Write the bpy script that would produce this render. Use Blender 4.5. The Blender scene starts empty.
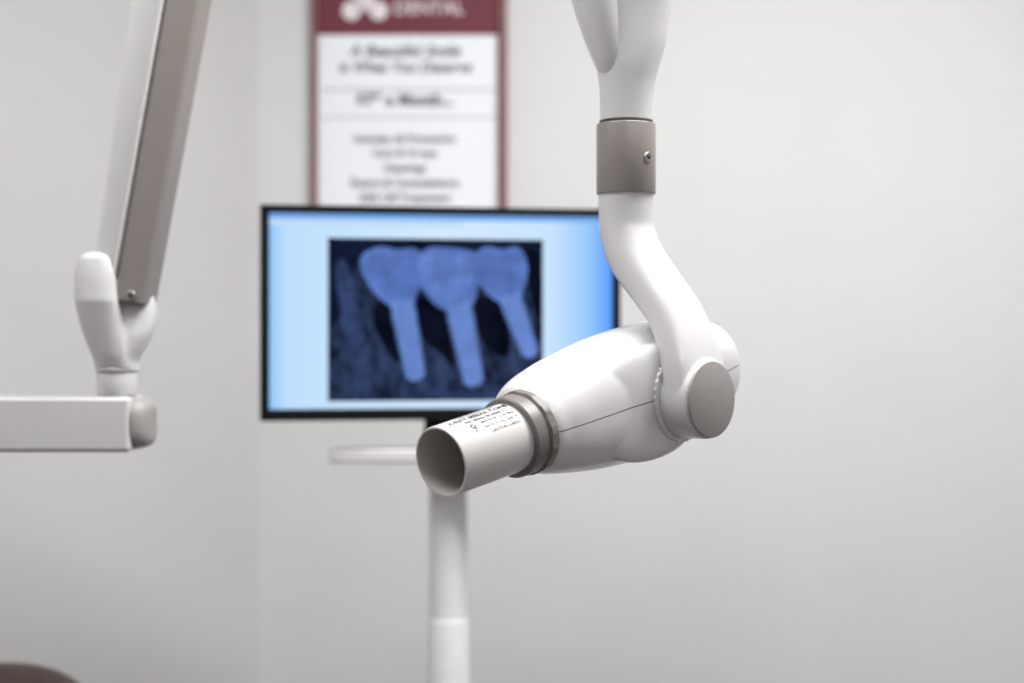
import bpy, math, random
from mathutils import Vector, Matrix
random.seed(3)
CZ=1.4
def lin(c):
    c=c/255.0
    return c/12.92 if c<=0.04045 else ((c+0.055)/1.055)**2.4
def rgb(r,g,b): return (lin(r),lin(g),lin(b),1)
sc=bpy.context.scene
sc.view_settings.view_transform='Standard'
# ---------------------------------------------------------------- materials
def mat(name,col,rough=0.4,metal=0.0,var=0.03,bump=0.0,scale=40,spec=0.5,coat=0.0):
    m=bpy.data.materials.new(name); m.use_nodes=True
    nt=m.node_tree; b=nt.nodes['Principled BSDF']
    b.inputs['Roughness'].default_value=rough; b.inputs['Metallic'].default_value=metal
    b.inputs['Specular IOR Level'].default_value=spec
    b.inputs['Coat Weight'].default_value=coat
    b.inputs['Coat Roughness'].default_value=0.12
    tc=nt.nodes.new('ShaderNodeTexCoord'); no=nt.nodes.new('ShaderNodeTexNoise')
    no.inputs['Scale'].default_value=scale; no.inputs['Detail'].default_value=3
    nt.links.new(tc.outputs['Object'],no.inputs['Vector'])
    cr=nt.nodes.new('ShaderNodeValToRGB')
    lo=[c*(1-var) for c in col[:3]]+[1]; hi=[min(1,c*(1+var)) for c in col[:3]]+[1]
    cr.color_ramp.elements[0].color=lo; cr.color_ramp.elements[1].color=hi
    cr.color_ramp.elements[0].position=0.3; cr.color_ramp.elements[1].position=0.7
    nt.links.new(no.outputs['Fac'],cr.inputs['Fac']); nt.links.new(cr.outputs['Color'],b.inputs['Base Color'])
    if bump>0:
        n2=nt.nodes.new('ShaderNodeTexNoise'); n2.inputs['Scale'].default_value=scale*8
        nt.links.new(tc.outputs['Object'],n2.inputs['Vector'])
        bp=nt.nodes.new('ShaderNodeBump'); bp.inputs['Strength'].default_value=bump; bp.inputs['Distance'].default_value=0.001
        nt.links.new(n2.outputs['Fac'],bp.inputs['Height']); nt.links.new(bp.outputs['Normal'],b.inputs['Normal'])
    return m
def seam_mat(name,col,rough,axis='Z',half=0.0006,off=0.0):
    m=mat(name,col,rough,var=0.01,coat=0.5); nt=m.node_tree; b=nt.nodes['Principled BSDF']
    src=b.inputs['Base Color'].links[0].from_socket
    tc=nt.nodes.new('ShaderNodeTexCoord'); sp=nt.nodes.new('ShaderNodeSeparateXYZ')
    nt.links.new(tc.outputs['Object'],sp.inputs[0])
    cp=nt.nodes.new('ShaderNodeMath'); cp.operation='COMPARE'
    cp.inputs[1].default_value=off; cp.inputs[2].default_value=half
    nt.links.new(sp.outputs[axis],cp.inputs[0])
    mx=nt.nodes.new('ShaderNodeMix'); mx.data_type='RGBA'
    nt.links.new(cp.outputs[0],mx.inputs[0]); nt.links.new(src,mx.inputs[6])
    mx.inputs[7].default_value=rgb(95,90,86)
    nt.links.new(mx.outputs[2],b.inputs['Base Color'])
    return m
def emis(name,col,s=1.0):
    m=bpy.data.materials.new(name); m.use_nodes=True; nt=m.node_tree
    nt.nodes.remove(nt.nodes['Principled BSDF'])
    e=nt.nodes.new('ShaderNodeEmission'); e.inputs[0].default_value=col; e.inputs[1].default_value=s
    nt.links.new(e.outputs[0],nt.nodes['Material Output'].inputs[0]); return m

WH=(0.69,0.682,0.68,1)
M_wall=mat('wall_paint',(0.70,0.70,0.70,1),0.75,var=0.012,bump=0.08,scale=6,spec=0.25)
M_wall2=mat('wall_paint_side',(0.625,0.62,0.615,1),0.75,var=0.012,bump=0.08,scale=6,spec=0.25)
M_ceil=mat('ceiling_paint',(0.8,0.79,0.78,1),0.9)
M_floor=mat('vinyl_floor',(0.11,0.095,0.086,1),0.5,var=0.12,scale=9)
M_white=mat('white_enamel',WH,0.28,var=0.01,coat=0.5)
M_body=seam_mat('white_shell',WH,0.22)
M_cone=mat('cone_plastic',(0.66,0.645,0.635,1),0.28,var=0.01,coat=0.25)
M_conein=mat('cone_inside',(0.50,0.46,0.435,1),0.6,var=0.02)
M_taupe=mat('taupe_plastic',rgb(145,138,134),0.32,var=0.02)
M_ring=mat('ring_plastic',rgb(118,113,110),0.38,var=0.02)
M_channel=mat('channel_grey',rgb(136,129,125),0.5,var=0.02)
M_cap=mat('cap_grey',rgb(158,153,151),0.45,var=0.02)
M_ink=mat('black_ink',(0.012,0.012,0.012,1),0.6)
M_metal=mat('screw_metal',(0.5,0.49,0.48,1),0.25,metal=1)
M_dark=mat('dark_gap',(0.04,0.038,0.036,1),0.6)
M_black=mat('monitor_black',(0.004,0.004,0.006,1),0.5,spec=0.2)
M_pole=mat('pole_white',(0.75,0.745,0.74,1),0.4)
M_tray=mat('tray_grey',(0.76,0.75,0.75,1),0.4)
M_brown=mat('brown_leather',rgb(52,36,32),0.5,var=0.15,bump=0.2,scale=30)
M_maroon=mat('poster_maroon',rgb(106,32,50),0.6)
M_frame=mat('poster_frame_wood',rgb(120,74,74),0.5,var=0.1)
M_paper=mat('poster_paper',rgb(240,242,247),0.6,var=0.005)
M_txt=mat('poster_text',rgb(104,103,110),0.7)
M_txtw=mat('poster_text_white',rgb(235,225,228),0.7)

def link(o,parent=None):
    sc.collection.objects.link(o)
    if parent: o.parent=parent
    return o
def empty(name,parent=None,mtx=None):
    e=bpy.data.objects.new(name,None); e.empty_display_size=0.05; link(e,parent)
    if mtx is not None: e.matrix_local=mtx
    return e
def mesh(name,vs,fs,m,parent=None,smooth=True,mods=()):
    me=bpy.data.meshes.new(name); me.from_pydata([tuple(v) for v in vs],[],fs); me.update()
    if m: me.materials.append(m)
    o=bpy.data.objects.new(name,me); link(o,parent)
    import bmesh
    bm=bmesh.new(); bm.from_mesh(me); bmesh.ops.recalc_face_normals(bm,faces=bm.faces); bm.to_mesh(me); bm.free()
    if smooth:
        for p in me.polygons: p.use_smooth=True
    return o
def bevel(o,w,seg=3,ang=35):
    b=o.modifiers.new('bevel','BEVEL'); b.width=w; b.segments=seg; b.limit_method='ANGLE'; b.angle_limit=math.radians(ang); b.harden_normals=False
    return o
def wn(o):
    o.modifiers.new('wn','WEIGHTED_NORMAL').keep_sharp=False
    return o
def box(name,c,d,m,parent=None,bw=0.0,seg=3,mtx=None):
    vs=[Vector((x*d[0]/2,y*d[1]/2,z*d[2]/2)) for x in(-1,1) for y in(-1,1) for z in(-1,1)]
    fs=[(0,1,3,2),(4,6,7,5),(0,4,5,1),(2,3,7,6),(0,2,6,4),(1,5,7,3)]
    if mtx is not None: vs=[mtx@v for v in vs]
    vs=[v+Vector(c) for v in vs]
    o=mesh(name,vs,fs,m,parent,smooth=bw>0)
    if bw>0: bevel(o,bw,seg); wn(o)
    return o
def spl(keys,n):
    """Catmull-Rom resample of tuples"""
    out=[]; K=len(keys)
    for i in range(K-1):
        p0=keys[max(i-1,0)];p1=keys[i];p2=keys[i+1];p3=keys[min(i+2,K-1)]
        for j in range(n):
            t=j/n
            out.append(tuple(0.5*((2*b)+(-a+c)*t+(2*a-5*b+4*c-d)*t*t+(-a+3*b-3*c+d)*t**3) for a,b,c,d in zip(p0,p1,p2,p3)))
    out.append(tuple(keys[-1])); return out
def sg(x,p): return math.copysign(abs(x)**p,x)
def loft_data(secs,N=64):
    """secs: (center,A,B,exp)"""
    vs=[];fs=[]
    for c,A,B,e in secs:
        for k in range(N):
            a=2*math.pi*k/N
            vs.append(c+A*sg(math.cos(a),2/e)+B*sg(math.sin(a),2/e))
    for i in range(len(secs)-1):
        for k in range(N):
            k2=(k+1)%N
            fs.append((i*N+k,i*N+k2,(i+1)*N+k2,(i+1)*N+k))
    n=len(vs); vs.append(secs[0][0]); vs.append(secs[-1][0])
    for k in range(N):
        fs.append((n,(k+1)%N,k)); b=(len(secs)-1)*N
        fs.append((n+1,b+k,b+(k+1)%N))
    return vs,fs
def merge(*ds):
    V=[];F=[]
    for vs,fs in ds:
        o=len(V); V+=list(vs); F+=[tuple(i+o for i in f) for f in fs]
    return V,F
def remesh(o,vox,sm=6):
    r=o.modifiers.new('rm','REMESH'); r.mode='VOXEL'; r.voxel_size=vox; r.use_smooth_shade=True
    s=o.modifiers.new('sm','SMOOTH'); s.iterations=sm; s.factor=0.5
def lathe(name,prof,m,parent,N=72,O=Vector((0,0,0)),X=Vector((1,0,0)),Y=Vector((0,1,0)),Z=Vector((0,0,1)),teeth=None,closed=False):
    """prof (t,r) about X axis"""
    vs=[];fs=[]
    for i,(t,r) in enumerate(prof):
        for k in range(N):
            a=2*math.pi*k/N; rr=r
            if teeth and i in teeth[0] and (k//teeth[2])%2==0: rr=r+teeth[1]
            vs.append(O+X*t+Y*(rr*math.cos(a))+Z*(rr*math.sin(a)))
    P=len(prof)
    for i in range(P if closed else P-1):
        j=(i+1)%P
        for k in range(N):
            k2=(k+1)%N; fs.append((i*N+k,i*N+k2,j*N+k2,j*N+k))
    o=mesh(name,vs,fs,m,parent)
    e=o.modifiers.new('es','EDGE_SPLIT'); e.split_angle=math.radians(32)
    return o
def cyl_data(c,ax,r1,r2,h,N=48,rd=0.004):
    ax=ax.normalized(); u=ax.orthogonal().normalized(); w=ax.cross(u)
    prof=[(-h/2,max(r1-rd,0.0005)),(-h/2+rd*.3,r1-rd*.3),(-h/2+rd,r1),(h/2-rd,r2),(h/2-rd*.3,r2-rd*.3),(h/2,max(r2-rd,0.0005))]
    return loft_data([(c+ax*t,u*r,w*r,2) for t,r in prof],N)
def cyl(name,c,ax,r,h,m,parent,r2=None,rd=0.003):
    vs,fs=cyl_data(Vector(c),Vector(ax),r,r2 if r2 else r,h,rd=rd)
    o=mesh(name,vs,fs,m,parent)
    e=o.modifiers.new('es','EDGE_SPLIT'); e.split_angle=math.radians(50); return o
def capsule_data(p,q,r1,r2,flat=None,n=10):
    """tapered capsule along p->q; flat=(dir,scale) squashes section"""
    ax=(q-p); L=ax.length; ax.normalize()
    if flat: w=(flat[0]-ax*flat[0].dot(ax)).normalized(); u=ax.cross(w); fl=flat[1]
    else: u=ax.orthogonal().normalized(); w=ax.cross(u); fl=1
    s=[]
    for i in range(n):
        a=-math.pi/2+math.pi/2*i/n; s.append((p+ax*(r1*math.sin(a)),max(r1*math.cos(a),1e-5)))
    for i in range(n+1):
        a=math.pi/2*i/n; s.append((q+ax*(r2*math.sin(a)),max(r2*math.cos(a),1e-5)))
    return loft_data([(c,u*r,w*r*fl,2) for c,r in s],40)

# ---------------------------------------------------------------- room
def wallbox(name,p,q,m,h=2.7,th=0.1,side=1):
    p=Vector(p);q=Vector(q); d=(q-p).normalized(); n=Vector((-d.y,d.x))*th*side
    c=[p,q,q+n,p+n]
    vs=[Vector((v.x,v.y,0)) for v in c]+[Vector((v.x,v.y,h)) for v in c]
    fs=[(0,1,2,3),(4,5,6,7),(0,1,5,4),(1,2,6,5),(2,3,7,6),(3,0,4,7)]
    return mesh(name,vs,fs,m,None,smooth=False)
wallbox('wall_back',(-0.508,3.0),(2.6,3.0),M_wall)
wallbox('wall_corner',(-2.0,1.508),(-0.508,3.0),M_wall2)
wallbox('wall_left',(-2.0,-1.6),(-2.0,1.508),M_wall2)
wallbox('wall_right',(2.6,3.0),(2.6,-1.6),M_wall)
box('floor',(0.3,0.7,-0.05),(4.9,4.9,0.1),M_floor)
box('ceiling',(0.3,0.7,2.75),(4.9,4.9,0.1),M_ceil)
box('baseboard_back',(1.046,2.993,0.05),(3.1,0.014,0.1),M_white)

# ceiling light panels (real fixtures)
M_lamp=emis('diffuser_glow',(1,0.99,0.97,1),3.0)
for i,(x,y) in enumerate([(0.60,1.60),(-0.75,1.1),(0.9,-0.6)]):
    r=empty('ceiling_light_panel' if i==0 else 'ceiling_light_panel.%03d'%i)
    box('panel_frame',(x,y,2.692),(1.24,0.64,0.016),M_white,r)
    box('panel_diffuser',(x,y,2.682),(1.18,0.58,0.006),M_lamp,r)
    L=bpy.data.lights.new('panel_lamp','AREA'); L.shape='RECTANGLE'; L.size=1.15; L.size_y=0.55; L.energy=[50,12,4][i]; L.color=(1,0.992,0.985)
    lo=bpy.data.objects.new('panel_lamp',L); lo.location=(x,y,2.672); link(lo,r)
w=bpy.data.worlds.new('world'); sc.world=w; w.use_nodes=True
w.node_tree.nodes['Background'].inputs[0].default_value=(0.98,0.98,1,1)
w.node_tree.nodes['Background'].inputs[1].default_value=0.31

# ---------------------------------------------------------------- x-ray machine
X=empty('dental_xray_machine')
F=Vector((-0.68,-0.71,-0.197)).normalized()
FH=Vector((F.x,F.y,0)).normalized()
S=Vector((-FH.y,FH.x,0)); S=S if S.x>0 else -S
U=F.cross(S)
C=Vector((0.138,1.560,CZ-0.050))
mt=Matrix(((F.x,S.x,U.x,C.x),(F.y,S.y,U.y,C.y),(F.z,S.z,U.z,C.z),(0,0,0,1)))
H=empty('tube_head',X,mt)
mm=0.001
keys=[(-153,-9,3,3,2.1),(-150,-9,17,19,2.1),(-140,-9,32,36,2.2),(-118,-10,44,51,2.3),(-75,-10,51,62,2.4),(0,-10,53,67,2.5),(50,-10,54,66,2.5),
      (90,-10,54,62,2.5),(120,-11,54,57,2.5),(145,-11,53,52,2.4),(162,-10,50,48,2.3),(173,-8,47,44,2.2),(179,-5,42,40,2.1),(182,-2,36,36,2)]
secs=[(Vector((t,cs,0))*mm,Vector((0,hw,0))*mm,Vector((0,0,hh))*mm,e) for t,cs,hw,hh,e in spl(keys,7)]
b1=loft_data(secs,96)
# side pod that carries the pivot, fused into the shell
keys=[(20,40,86,56,2.3),(34,36,80,58,2.3),(40,30,68,57,2.3),(44,22,56,53,2.2),(46,14,49,49,2.1),(47.5,8,45,46,2),(48,5,40,44,2)]
secs=[(Vector((ct,s,-4))*mm,Vector((hl,0,0))*mm,Vector((0,0,hh))*mm,e) for s,ct,hl,hh,e in spl(keys,6)]
b2=loft_data(secs,96)
vs,fs=merge(b1,b2); o=mesh('head_shell',vs,fs,M_body,H); remesh(o,0.0015,9)
# fine ring at the pivot
yS=dict(X=Vector((0,1,0)),Y=Vector((1,0,0)),Z=Vector((0,0,1)))
lathe('pivot_ring',[(0.045,0.030),(0.045,0.0445),(0.0475,0.0455),(0.0495,0.0455),(0.051,0.0445),(0.051,0.03)],M_white,H,N=144,O=Vector((0.002,0,-0.006)),teeth=([1,2,3,4],0.0009,2),**yS)
# collar ring
def sh(p,d=0.007): return [(t+d,r) for t,r in p]
lathe('collar_ring',sh([(0.172,0.030),(0.172,0.0380),(0.1740,0.0398),(0.184,0.0398),(0.185,0.0380),(0.187,0.0380),(0.188,0.0392),(0.201,0.0389),(0.2025,0.0374),(0.2025,0.030)]),M_ring,H,N=144)
lathe('collar_grips',sh([(0.1750,0.0394),(0.1755,0.0404),(0.1832,0.0404),(0.1837,0.0394)]),M_ring,H,N=144,teeth=([1,2],0.0007,6))
# cone
lathe('aiming_cone_outer',[(0.198,0.0335),(0.2965,0.0328),(0.298,0.0323),(0.298,0.0308)],M_cone,H)
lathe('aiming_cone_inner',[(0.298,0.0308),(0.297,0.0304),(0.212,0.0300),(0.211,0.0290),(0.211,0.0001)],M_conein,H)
# printed label wrapped on the cone
def wraptext(body,size,t0,ang0,r,name):
    cu=bpy.data.curves.new(name,'FONT'); cu.body=body; cu.size=size; cu.resolution_u=2; cu.offset=size*0.016
    o=bpy.data.objects.new(name,cu); link(o)
    dg=bpy.context.evaluated_depsgraph_get(); dg.update()
    me=bpy.data.meshes.new_from_object(o.evaluated_get(dg))
    bpy.data.objects.remove(o)
    for v in me.vertices:
        a=ang0-v.co.y/r; t=t0-v.co.x
        rr=r+0.00035+(0.298-t)*0.007
        v.co=Vector((t,rr*math.sin(a),rr*math.cos(a)))
    me.materials.append(M_ink); ob=bpy.data.objects.new(name,me); link(ob,H)
for i,(tx,sz,t0,deg) in enumerate([("X-RAY MEDIA CONE",0.0084,0.289,7),("TYPE 2004 SN 018557",0.0054,0.272,-7),("FSD 200mm IEC60601-1",0.0052,0.274,17),
      ("MIN FILTR 2.5 Al 70kV",0.0046,0.259,27),("MADE IN FINLAND FI",0.0046,0.259,37),("9",0.015,0.274,39),("CAUTION X-RAYS",0.0046,0.255,47)]):
    wraptext(tx,sz,t0,math.radians(deg+9),0.0328,'cone_label_%d'%i)

# yoke arm
def SP(s,z,a=0.0): return Vector((C.x,C.y,CZ))+S*(s*mm)+Vector((0,0,z*mm))+FH*(a*mm)
keys=[(-25,172,29.0,29.0,2),(-25,140,29.0,29.0,2),(-23,113,29.5,29,2),(-10,86,30,28,2.1),(14,58,31,25,2.3),(39,29,33,22.5,2.6),(54,-1,36,20.5,3.0),(63,-30,39,19,3.4),(66,-58,40,18.3,3.6)]
P=spl(keys,8); secs=[]
for i,(s,z,ha,hb,e) in enumerate(P):
    a=P[max(i-1,0)]; b=P[min(i+1,len(P)-1)]
    T=(S*(b[0]-a[0])+Vector((0,0,b[1]-a[1]))).normalized()
    if i==len(P)-1: T=Vector((0,0,-1))
    B=T.cross(FH).normalized()
    secs.append((SP(s,z),FH*(ha*mm),B*(hb*mm),e))
d1=loft_data(secs,64)
d2=cyl_data(SP(66,-58),S,0.040,0.040,0.037,64,rd=0.004)
vs,fs=merge(d1,d2); o=mesh('yoke_arm',vs,fs,M_white,X); remesh(o,0.0014,5)
cyl('pivot_cap',SP(85.3,-58),S,0.0385,0.003,M_cap,X,rd=0.001)
# vertical stem
N0=SP(-25,0)
def NZ(z,dx=0,dy=0): return Vector((N0.x+dx*mm,N0.y+dy*mm,CZ+z*mm))
cyl('swivel_sleeve',NZ(191.5),(0,0,1),0.0312,0.074,M_taupe,X,rd=0.0012)
cyl('sleeve_gap',NZ(229.5),(0,0,1),0.0282,0.005,M_dark,X,rd=0.0005)
sd=Vector((0.66,-0.75,0)).normalized()
cyl('sleeve_screw',NZ(191)+sd*0.0312,sd,0.0052,0.003,M_metal,X,rd=0.001)
cyl('sleeve_screw_socket',NZ(191)+sd*0.0329,sd,0.0024,0.0006,M_dark,X,rd=0.0001)
V=Vector((0,1,0))
# flared fork: one smooth loft plus an overlapping side cover with its own rim
keys=[(230,0,27.5,27.5),(250,0.5,27.8,27.5),(270,1,29.5,28),(290,2,33.5,29),(312,2.5,39,29),(338,0.5,45,29),(365,-2,51,30),(400,-4,54,32),(440,-4,56,34),(475,-4,52,34),(495,-4,38,26),(502,-4,10,10)]
secs=[(NZ(z,dx),Vector((hw,0,0))*mm,Vector((0,hd,0))*mm,2.1) for z,dx,hw,hd in spl(keys,6)]
vs,fs=loft_data(secs,72); mesh('fork_stem',vs,fs,M_white,X)
keys=[(262,-11,1,1),(265,-11.5,7,10),(274,-13,12,17),(292,-17,17,24),(318,-22.5,22,29),(350,-29,26,33),(390,-34,30,36),(430,-36,32,38),(465,-34,28,32),(482,-32,8,10)]
secs=[(NZ(z,dx,-3),Vector((hw,0,0))*mm,Vector((0,hd,0))*mm,2.3) for z,dx,hw,hd in spl(keys,6)]
vs,fs=loft_data(secs,72); mesh('fork_cover',vs,fs,M_white,X)
# off-frame: scissor arm up to ceiling mount
vs,fs=merge(capsule_data(NZ(450,-3),Vector((0.30,1.62,2.45)),0.036,0.032),capsule_data(Vector((0.30,1.62,2.45)),Vector((0.30,1.62,2.62)),0.034,0.03))
mesh('support_arm',vs,fs,M_white,X)
cyl('ceiling_mount',(0.30,1.62,2.67),(0,0,1),0.09,0.06,M_taupe,X,rd=0.006)

# ---------------------------------------------------------------- left articulated arm (unit arm), plane y = 1.8
A=empty('instrument_support_arm')
def L(u,v,y=1.8): return Vector((u*1.2*mm,y,CZ+v*1.2*mm))   # 1.2 mm design grid
box('horizontal_beam',L(-693,-82,1.81),(0.76,0.075,0.066),M_white,A,bw=0.006)
secs=[]
for i in range(13):
    a=math.pi/2*i/12; f=max(math.cos(a)**0.7,0.02)
    secs.append((L(-377,-82,1.81)+Vector((0.0215*math.sin(a),0,0)),Vector((0,0.036*f,0)),Vector((0,0,0.0305*(0.45+0.55*f))) if i<12 else Vector((0,0,0.012)),3))
vs,fs=loft_data(secs,56); mesh('beam_end_cap',vs,fs,M_cap,A)
cyl('beam_post',L(-395,-40,1.80),(0,0,1),0.0240,0.034,M_white,A)
cyl('beam_post_collar',L(-395,-27.5,1.80),(0,0,1),0.0266,0.0035,M_white,A,rd=0.001)
# knuckle: round cheek plate standing in front of the arm shell + full housing that cups the channel
keys=[(88,-410,1,1),(87.3,-410,9,5),(83,-410,17,9),(75,-410,21.5,11),(62,-409.5,24.3,13),(40,-408,25.3,14.5),(18,-405,26,18),(0,-400.5,26,21),(-14,-397,24.5,23.5),(-27,-395,24,24)]
secs=[(L(u,v,1.768+max(0,(40-v))*0.00045),Vector((hw,0,0))*mm,Vector((0,hd,0))*mm,2.4) for v,u,hw,hd in spl(keys,5)]
keys=[(52,-381,12,8),(50,-381,22,16),(42,-382,28,21),(28,-383,31.5,25),(10,-386,32,27),(-6,-390,28.5,26),(-18,-394,25.5,25),(-27,-395,24.5,24.5)]
secs2=[(L(u,v,1.806-max(0,(28-v))*0.00015),Vector((hw,0,0))*mm,Vector((0,hd,0))*mm,2.4) for v,u,hw,hd in spl(keys,5)]
vs,fs=merge(loft_data(secs,56),loft_data(secs2,56))
o=mesh('knuckle_housing',vs,fs,M_white,A); remesh(o,0.0018,8)
def beamx(name,p,q,w1,w2,dep,m,bw):
    """box between two points, width along x-perp"""
    ax=(q-p).normalized(); n=Vector((ax.z,0,-ax.x)); n=n if n.x>0 else -n
    vs=[]
    for c,w in((p,w1),(q,w2)):
        for sx in(-1,1):
            for sy in(-1,1): vs.append(c+n*(w/2*sx)+V*(dep/2*sy))
    fs=[(0,1,3,2),(4,6,7,5),(0,2,6,4),(1,5,7,3),(0,4,5,1),(2,3,7,6)]
    o=mesh(name,vs,fs,m,A); bevel(o,bw,4); wn(o); return o
beamx('arm_shell',L(-404,62,1.815),L(-330,535,1.815),0.030,0.046,0.066,M_white,0.005)
beamx('arm_shell_back',L(-392,75,1.850),L(-303,535,1.850),0.034,0.042,0.012,M_white,0.003)
beamx('arm_channel',L(-377,37,1.800),L(-288,535,1.800),0.0365,0.043,0.064,M_channel,0.005)
beamx('arm_channel_lip',L(-392.5,60,1.768),L(-308,535,1.768),0.003,0.004,0.006,M_white,0.001)
cyl('channel_screw',L(-374,45,1.767),(0,-1,0),0.006,0.003,M_metal,A,rd=0.001)
cyl('channel_screw_socket',L(-374,45,1.7652),(0,-1,0),0.003,0.001,M_dark,A,rd=0.0002)
vs,fs=capsule_data(L(-308,535,1.80),L(-300,580,1.80),0.045,0.045); mesh('upper_joint',vs,fs,M_white,A)
cyl('floor_column',(-1.24,1.81,0.64),(0,0,1),0.05,1.26,M_white,A)
cyl('column_foot',(-1.24,1.81,0.015),(0,0,1),0.16,0.03,M_white,A)
cyl('column_cap',(-1.24,1.81,1.30),(0,0,1),0.055,0.09,M_white,A)

# ---------------------------------------------------------------- monitor
yaw=math.radians(9)
mc=Vector((-0.1025,2.25,CZ+0.043))
MM=Matrix.Translation(mc)@Matrix.Rotation(yaw,4,'Z')
MO=empty('computer_monitor',None,None)
MS=empty('display_panel',MO,MM)
k=1.5*mm/math.cos(yaw)
def D(u,v,y): return Vector((u*k,y*mm,v*1.5*mm))
def slab(name,u0,u1,v0,v1,y0,y1,m,bw=0,par=MS):
    c=(D(u0,v0,y0)+D(u1,v1,y1))/2; d=D(u1,v1,y1)-D(u0,v0,y0)
    return box(name,c,(abs(d.x),abs(d.y),abs(d.z)),m,par,bw=bw)
slab('housing_back',-172,172,-100,100,8,30,M_black,0.006)
slab('bezel_left',-179,-170,-105,105,-2,12,M_black,0.002)
slab('bezel_right',171,179,-105,105,-2,12,M_black,0.002)
slab('bezel_top',-179,179,98,106,-2,12,M_black,0.002)
slab('bezel_bottom',-179,179,-107,-95.5,-2,12,M_black,0.002)
ms=bpy.data.materials.new('screen_desktop'); ms.use_nodes=True; nt=ms.node_tree
nt.nodes.remove(nt.nodes['Principled BSDF']); e=nt.nodes.new('ShaderNodeEmission')
nt.links.new(e.outputs[0],nt.nodes['Material Output'].inputs[0])
tc=nt.nodes.new('ShaderNodeTexCoord'); sp=nt.nodes.new('ShaderNodeSeparateXYZ'); nt.links.new(tc.outputs['Object'],sp.inputs[0])
mr=nt.nodes.new('ShaderNodeMapRange'); mr.inputs[1].default_value=-0.26; mr.inputs[2].default_value=0.26
nt.links.new(sp.outputs['X'],mr.inputs[0])
cr=nt.nodes.new('ShaderNodeValToRGB'); nt.links.new(mr.outputs[0],cr.inputs[0])  # bluer edges: the panel's viewing-angle falloff painted into the glow colour
els=cr.color_ramp.elements
els[0].position=0; els[0].color=rgb(140,195,250); els[1].position=1; els[1].color=rgb(85,155,250)
for p,c in((0.05,rgb(190,224,253)),(0.5,rgb(212,234,254)),(0.82,rgb(200,228,254)),(0.93,rgb(150,200,253))):
    q=els.new(p); q.color=c
nt.links.new(cr.outputs[0],e.inputs[0]); e.inputs[1].default_value=1.0
slab('screen',-172,173,-97,99.5,5,7,ms)
slab('title_bar',-170,171,92.5,98,4.2,4.8,emis('title_bar_glow',rgb(120,170,235)))
slab('tool_bar',-170,20,86,92,4.2,4.8,emis('tool_bar_glow',rgb(192,220,248)))
# radiograph
mx=bpy.data.materials.new('radiograph_film'); mx.use_nodes=True; nt=mx.node_tree
nt.nodes.remove(nt.nodes['Principled BSDF']); e=nt.nodes.new('ShaderNodeEmission'); nt.links.new(e.outputs[0],nt.nodes['Material Output'].inputs[0])
tc=nt.nodes.new('ShaderNodeTexCoord'); mp=nt.nodes.new('ShaderNodeMapping'); mp.inputs['Scale'].default_value=(1.5,1,0.8); mp.inputs['Rotation'].default_value=(0,0.3,0)
nt.links.new(tc.outputs['Object'],mp.inputs[0]); no=nt.nodes.new('ShaderNodeTexNoise'); no.inputs['Scale'].default_value=26; no.inputs['Detail'].default_value=8; no.inputs['Roughness'].default_value=0.75
nt.links.new(mp.outputs[0],no.inputs['Vector']); cr=nt.nodes.new('ShaderNodeValToRGB'); nt.links.new(no.outputs[0],cr.inputs[0])
cr.color_ramp.elements[0].position=0.38; cr.color_ramp.elements[0].color=rgb(15,20,38)
cr.color_ramp.elements[1].position=0.66; cr.color_ramp.elements[1].color=rgb(60,76,114)
nt.links.new(cr.outputs[0],e.inputs[0])
slab('radiograph',-113.5,100,-88,74,3.4,4.0,mx)
def flat(name,pts,y,m):
    pts=[(p[0],p[1]) for p in pts]
    vs=[D(u,v,y) for u,v in pts]; return mesh(name,vs,[tuple(range(len(vs)))],m,MS,smooth=False)
def closed(keys,n=6):
    out=[];K=len(keys)
    for i in range(K):
        p=[keys[(i+j-1)%K] for j in range(4)]
        for j in range(n):
            t=j/n
            out.append(tuple(0.5*((2*b)+(-a+c)*t+(2*a-5*b+4*c-d)*t*t+(-a+3*b-3*c+d)*t**3) for a,b,c,d in zip(*p)))
    return out
def px(l): return [(x-441.5,312-y) for x,y in l]
def film(name,c,amp=0.14):
    m=emis(name,c); nt=m.node_tree; e=[n for n in nt.nodes if n.type=='EMISSION'][0]
    tc=nt.nodes.new('ShaderNodeTexCoord'); no=nt.nodes.new('ShaderNodeTexNoise'); no.inputs['Scale'].default_value=26; no.inputs['Detail'].default_value=7; no.inputs['Roughness'].default_value=0.65
    nt.links.new(tc.outputs['Object'],no.inputs['Vector'])
    r=nt.nodes.new('ShaderNodeMapRange'); r.inputs[1].default_value=0.35; r.inputs[2].default_value=0.65; r.inputs[3].default_value=1-amp; r.inputs[4].default_value=1+amp
    nt.links.new(no.outputs[0],r.inputs[0]); nt.links.new(r.outputs[0],e.inputs[1]); return m
E_dark=film('film_dark',rgb(11,15,29),0.4); E_top=film('film_top',rgb(18,25,48),0.4); E_cr=film('film_crown',rgb(88,117,186),0.25); E_cr2=film('film_crown_core',rgb(95,125,194),0.25); E_im=film('film_implant',rgb(104,134,202)); E_bone=film('film_bone',rgb(48,62,100),0.5)
flat('film_upper_dark',px([(330,240),(539,240),(539,262),(480,250),(400,250),(355,262),(345,310),(330,330)]),3.2,E_top)  # dark upper area of the radiograph image
flat('gum_dark_1',closed(px([(378,300),(396,310),(402,345),(398,362),(386,350),(372,322)])),3.1,E_dark)  # dark image areas between and beside the implants
flat('gum_dark_2',closed(px([(418,296),(440,306),(450,345),(452,368),(438,352),(424,342),(414,320)])),3.1,E_dark)
flat('gum_dark_3',closed(px([(474,298),(498,300),(508,330),(506,356),(488,350),(476,330)])),3.1,E_dark)
flat('gum_dark_4',closed(px([(522,250),(538,256),(539,330),(530,300),(526,280)])),3.1,E_dark)
flat('bone_1',closed(px([(335,270),(346,262),(356,300),(366,350),(370,392),(360,392),(346,340)])),3.15,E_bone)
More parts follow.
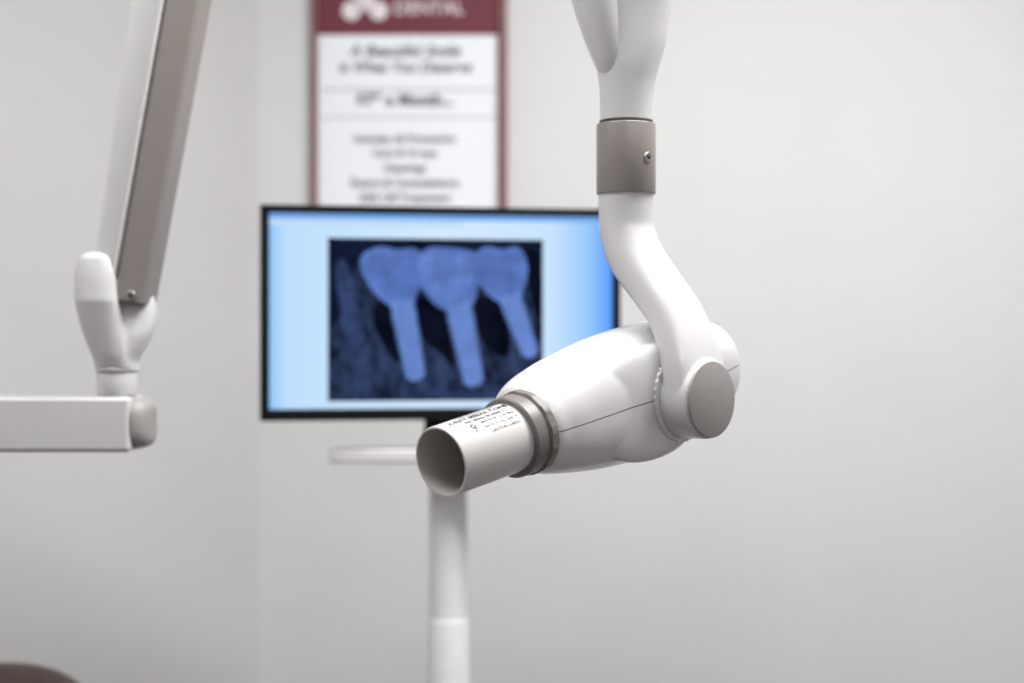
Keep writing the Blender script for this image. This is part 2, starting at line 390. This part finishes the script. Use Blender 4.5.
flat('bone_2',closed(px([(430,388),(452,390),(480,394),(500,386),(520,380),(536,388),(530,398),(440,398)])),3.15,E_bone)
# bridge: three fused crowns
flat('crown_bridge',closed(px([(359,264),(364,252),(380,246),(396,249),(411,247),(419,251),(430,246),(452,247),(466,249),(474,251),(484,245),(500,248),(514,245),(523,253),(526,270),(522,287),(515,300),(498,301),(488,295),(477,284),(474,296),(466,308),(446,310),(432,303),(419,287),(414,297),(409,305),(391,306),(378,297),(366,282)]),4),2.8,E_cr)
flat('crown_core',closed(px([(415,262),(430,253),(452,254),(470,262),(470,284),(462,302),(446,304),(430,294)])),2.6,E_cr2)
# threaded implants
def implant(n,x0,y0,x1,y1,w0,w1,y):
    p=Vector((x0,y0));q=Vector((x1,y1)); ax=(q-p); Ln=ax.length; ax.normalize(); nn=Vector((-ax.y,ax.x))
    Lf=[];Rt=[]; N=int(Ln/5)*2
    for i in range(N+1):
        t=i/N; wd=(w0*(1-t)+w1*t)/2
        if i>3 : wd+=(2.0 if i%2 else -1.4)
        c=p+ax*(Ln*t); Lf.append(c+nn*wd); Rt.append(c-nn*wd)
    tip=[q+ax*3.5+nn*(w1*0.28),q+ax*3.5-nn*(w1*0.28)]
    flat(n,px([(v.x,v.y) for v in Lf+tip+Rt[::-1]]),y,E_im)
implant('implant_1',400,300,414,376,24,18,2.2)
implant('implant_2',456,303,472,382,25,19,2.2)
implant('implant_3',507,294,529,353,23,16,2.2)
# stand
def bx(n,c,d,m,bw=0.003): return box(n,c,d,m,MO,bw=bw)
bx('vesa_mount',(-0.100,2.315,CZ+0.03),(0.12,0.08,0.12),M_black)
bx('mount_neck',(-0.100,2.32,CZ-0.10),(0.07,0.03,0.16),M_black)
cyl('stand_pole',(-0.0995,2.34,0.70),(0,0,1),0.0300,1.34,M_pole,MO)
cyl('stand_pole_sleeve',(-0.0995,2.34,0.50),(0,0,1),0.0325,0.94,M_pole,MO)
bx('keyboard_tray',(-0.100,2.28,CZ-0.1725),(0.350,0.06,0.021),M_tray,0.004)
cyl('stand_base',(-0.0995,2.34,0.02),(0,0,1),0.26,0.04,M_pole,MO,rd=0.01)

# ---------------------------------------------------------------- poster on the wall, 2 mm grid
PO=empty('framed_poster')
def Q(x,y,d): return Vector(((x-512)*2*mm,3.0-d,CZ+(341.5-y)*2*mm))
def pan(n,x0,x1,y0,y1,d0,d1,m,bw=0):
    a=Q(x0,y0,d0);b=Q(x1,y1,d1); c=(a+b)/2; d=b-a
    return box(n,c,(abs(d.x),abs(d.y),abs(d.z)),m,PO,bw=bw)
pan('backing',313,506,-48,246,0.001,0.008,M_frame)
pan('frame_left',312.5,318.5,-50,248,0.001,0.022,M_frame,0.003)
pan('frame_right',498,507,-50,248,0.001,0.022,M_frame,0.003)
pan('frame_top',312,507,-50,-42,0.001,0.022,M_frame,0.003)
pan('frame_bottom',312,507,240,248,0.001,0.022,M_frame,0.003)
pan('sheet',318,499,-43,242,0.008,0.010,M_paper)
pan('header_band',318,499,-43,36,0.010,0.0108,M_maroon)
pan('rule_1',322,496,90,91,0.010,0.0108,M_txt)
pan('rule_2',322,496,118,118.8,0.010,0.0108,M_txt)
def ptext(n,s,x,y,h,m,shear=0,align='CENTER',bold=0):
    cu=bpy.data.curves.new(n,'FONT'); cu.body=s; cu.size=h*2*mm; cu.align_x=align; cu.extrude=0.0002; cu.offset=bold; cu.shear=shear
    cu.materials.append(m); o=bpy.data.objects.new(n,cu); o.rotation_euler=(math.pi/2,0,0); o.location=Q(x,y,0.0112); link(o,PO)
ptext('brand_text','DENTAL',429,15,18.5,M_txtw,bold=0.0004)
ptext('brand_text_small','BRIGHT FAMILY',430,-4,14,M_txtw)
for i,(x,y,r) in enumerate([(352,12,11),(365,2,12),(379,12,11),(365,-10,8)]):
    cyl('logo_petal_%d'%i,Q(x,y,0.0112),(0,1,0),r*2*mm*0.85,0.001,M_txtw,PO,rd=0.0001)
for i,(s,y,h,b,sh_) in enumerate([("A Beautiful Smile",57,16,0.0007,0.25),("is What You Deserve",73,15,0.0007,0.25),("$79 a Month...",106,16.5,0.0012,0),
    ("Includes All Preventive",143,11,0.0005,0),("Care & X-rays",157,11,0.0005,0),("Cleanings",172,11,0.0005,0),("Exams & Consultations",187,11.5,0.0005,0),("20% Off Treatment",202,11.5,0.0005,0),("Ask us today",220,12,0.0005,0)]):
    ptext('poster_line_%d'%i,s,405,y,h,M_txt,shear=sh_,bold=b)

# ---------------------------------------------------------------- dental chair (only headrest top enters the frame)
CH=empty('dental_chair')
def cushion(n,c,d,tilt,e=3.2):
    R=Matrix.Rotation(math.radians(tilt),3,'X'); secs=[]
    for i in range(25):
        a=-math.pi/2+math.pi*i/24; f=max(abs(math.cos(a))**0.45,0.01)
        secs.append((Vector(c)+R@Vector((0,0,math.sin(a)*d[2]/2)),R@Vector((f*d[0]/2,0,0)),R@Vector((0,f*d[1]/2,0)),e))
    vs,fs=loft_data(secs,48); return mesh(n,vs,fs,M_brown,CH)
cushion('headrest',(-0.745,2.13,0.842),(0.30,0.24,0.125),28,2.3)
cushion('backrest',(-0.745,1.66,0.66),(0.50,0.78,0.12),22)
cushion('seat',(-0.745,1.08,0.52),(0.52,0.55,0.13),-4)
cushion('legrest',(-0.745,0.58,0.47),(0.42,0.60,0.11),12)
box('headrest_bracket',(-0.745,2.02,0.77),(0.08,0.14,0.03),M_metal,CH,bw=0.004)
box('chair_lift',(-0.745,1.15,0.26),(0.28,0.45,0.42),M_white,CH,bw=0.03)
box('chair_base',(-0.745,1.15,0.03),(0.50,0.95,0.06),M_white,CH,bw=0.02)

# ---------------------------------------------------------------- camera
cd=bpy.data.cameras.new('camera'); cd.sensor_width=36; cd.lens=1500*36/1024
cd.dof.use_dof=True; cd.dof.focus_distance=1.46; cd.dof.aperture_fstop=2.4
co=bpy.data.objects.new('camera',cd); co.location=(0,0,CZ); co.rotation_euler=(math.pi/2,0,0); link(co); sc.camera=co
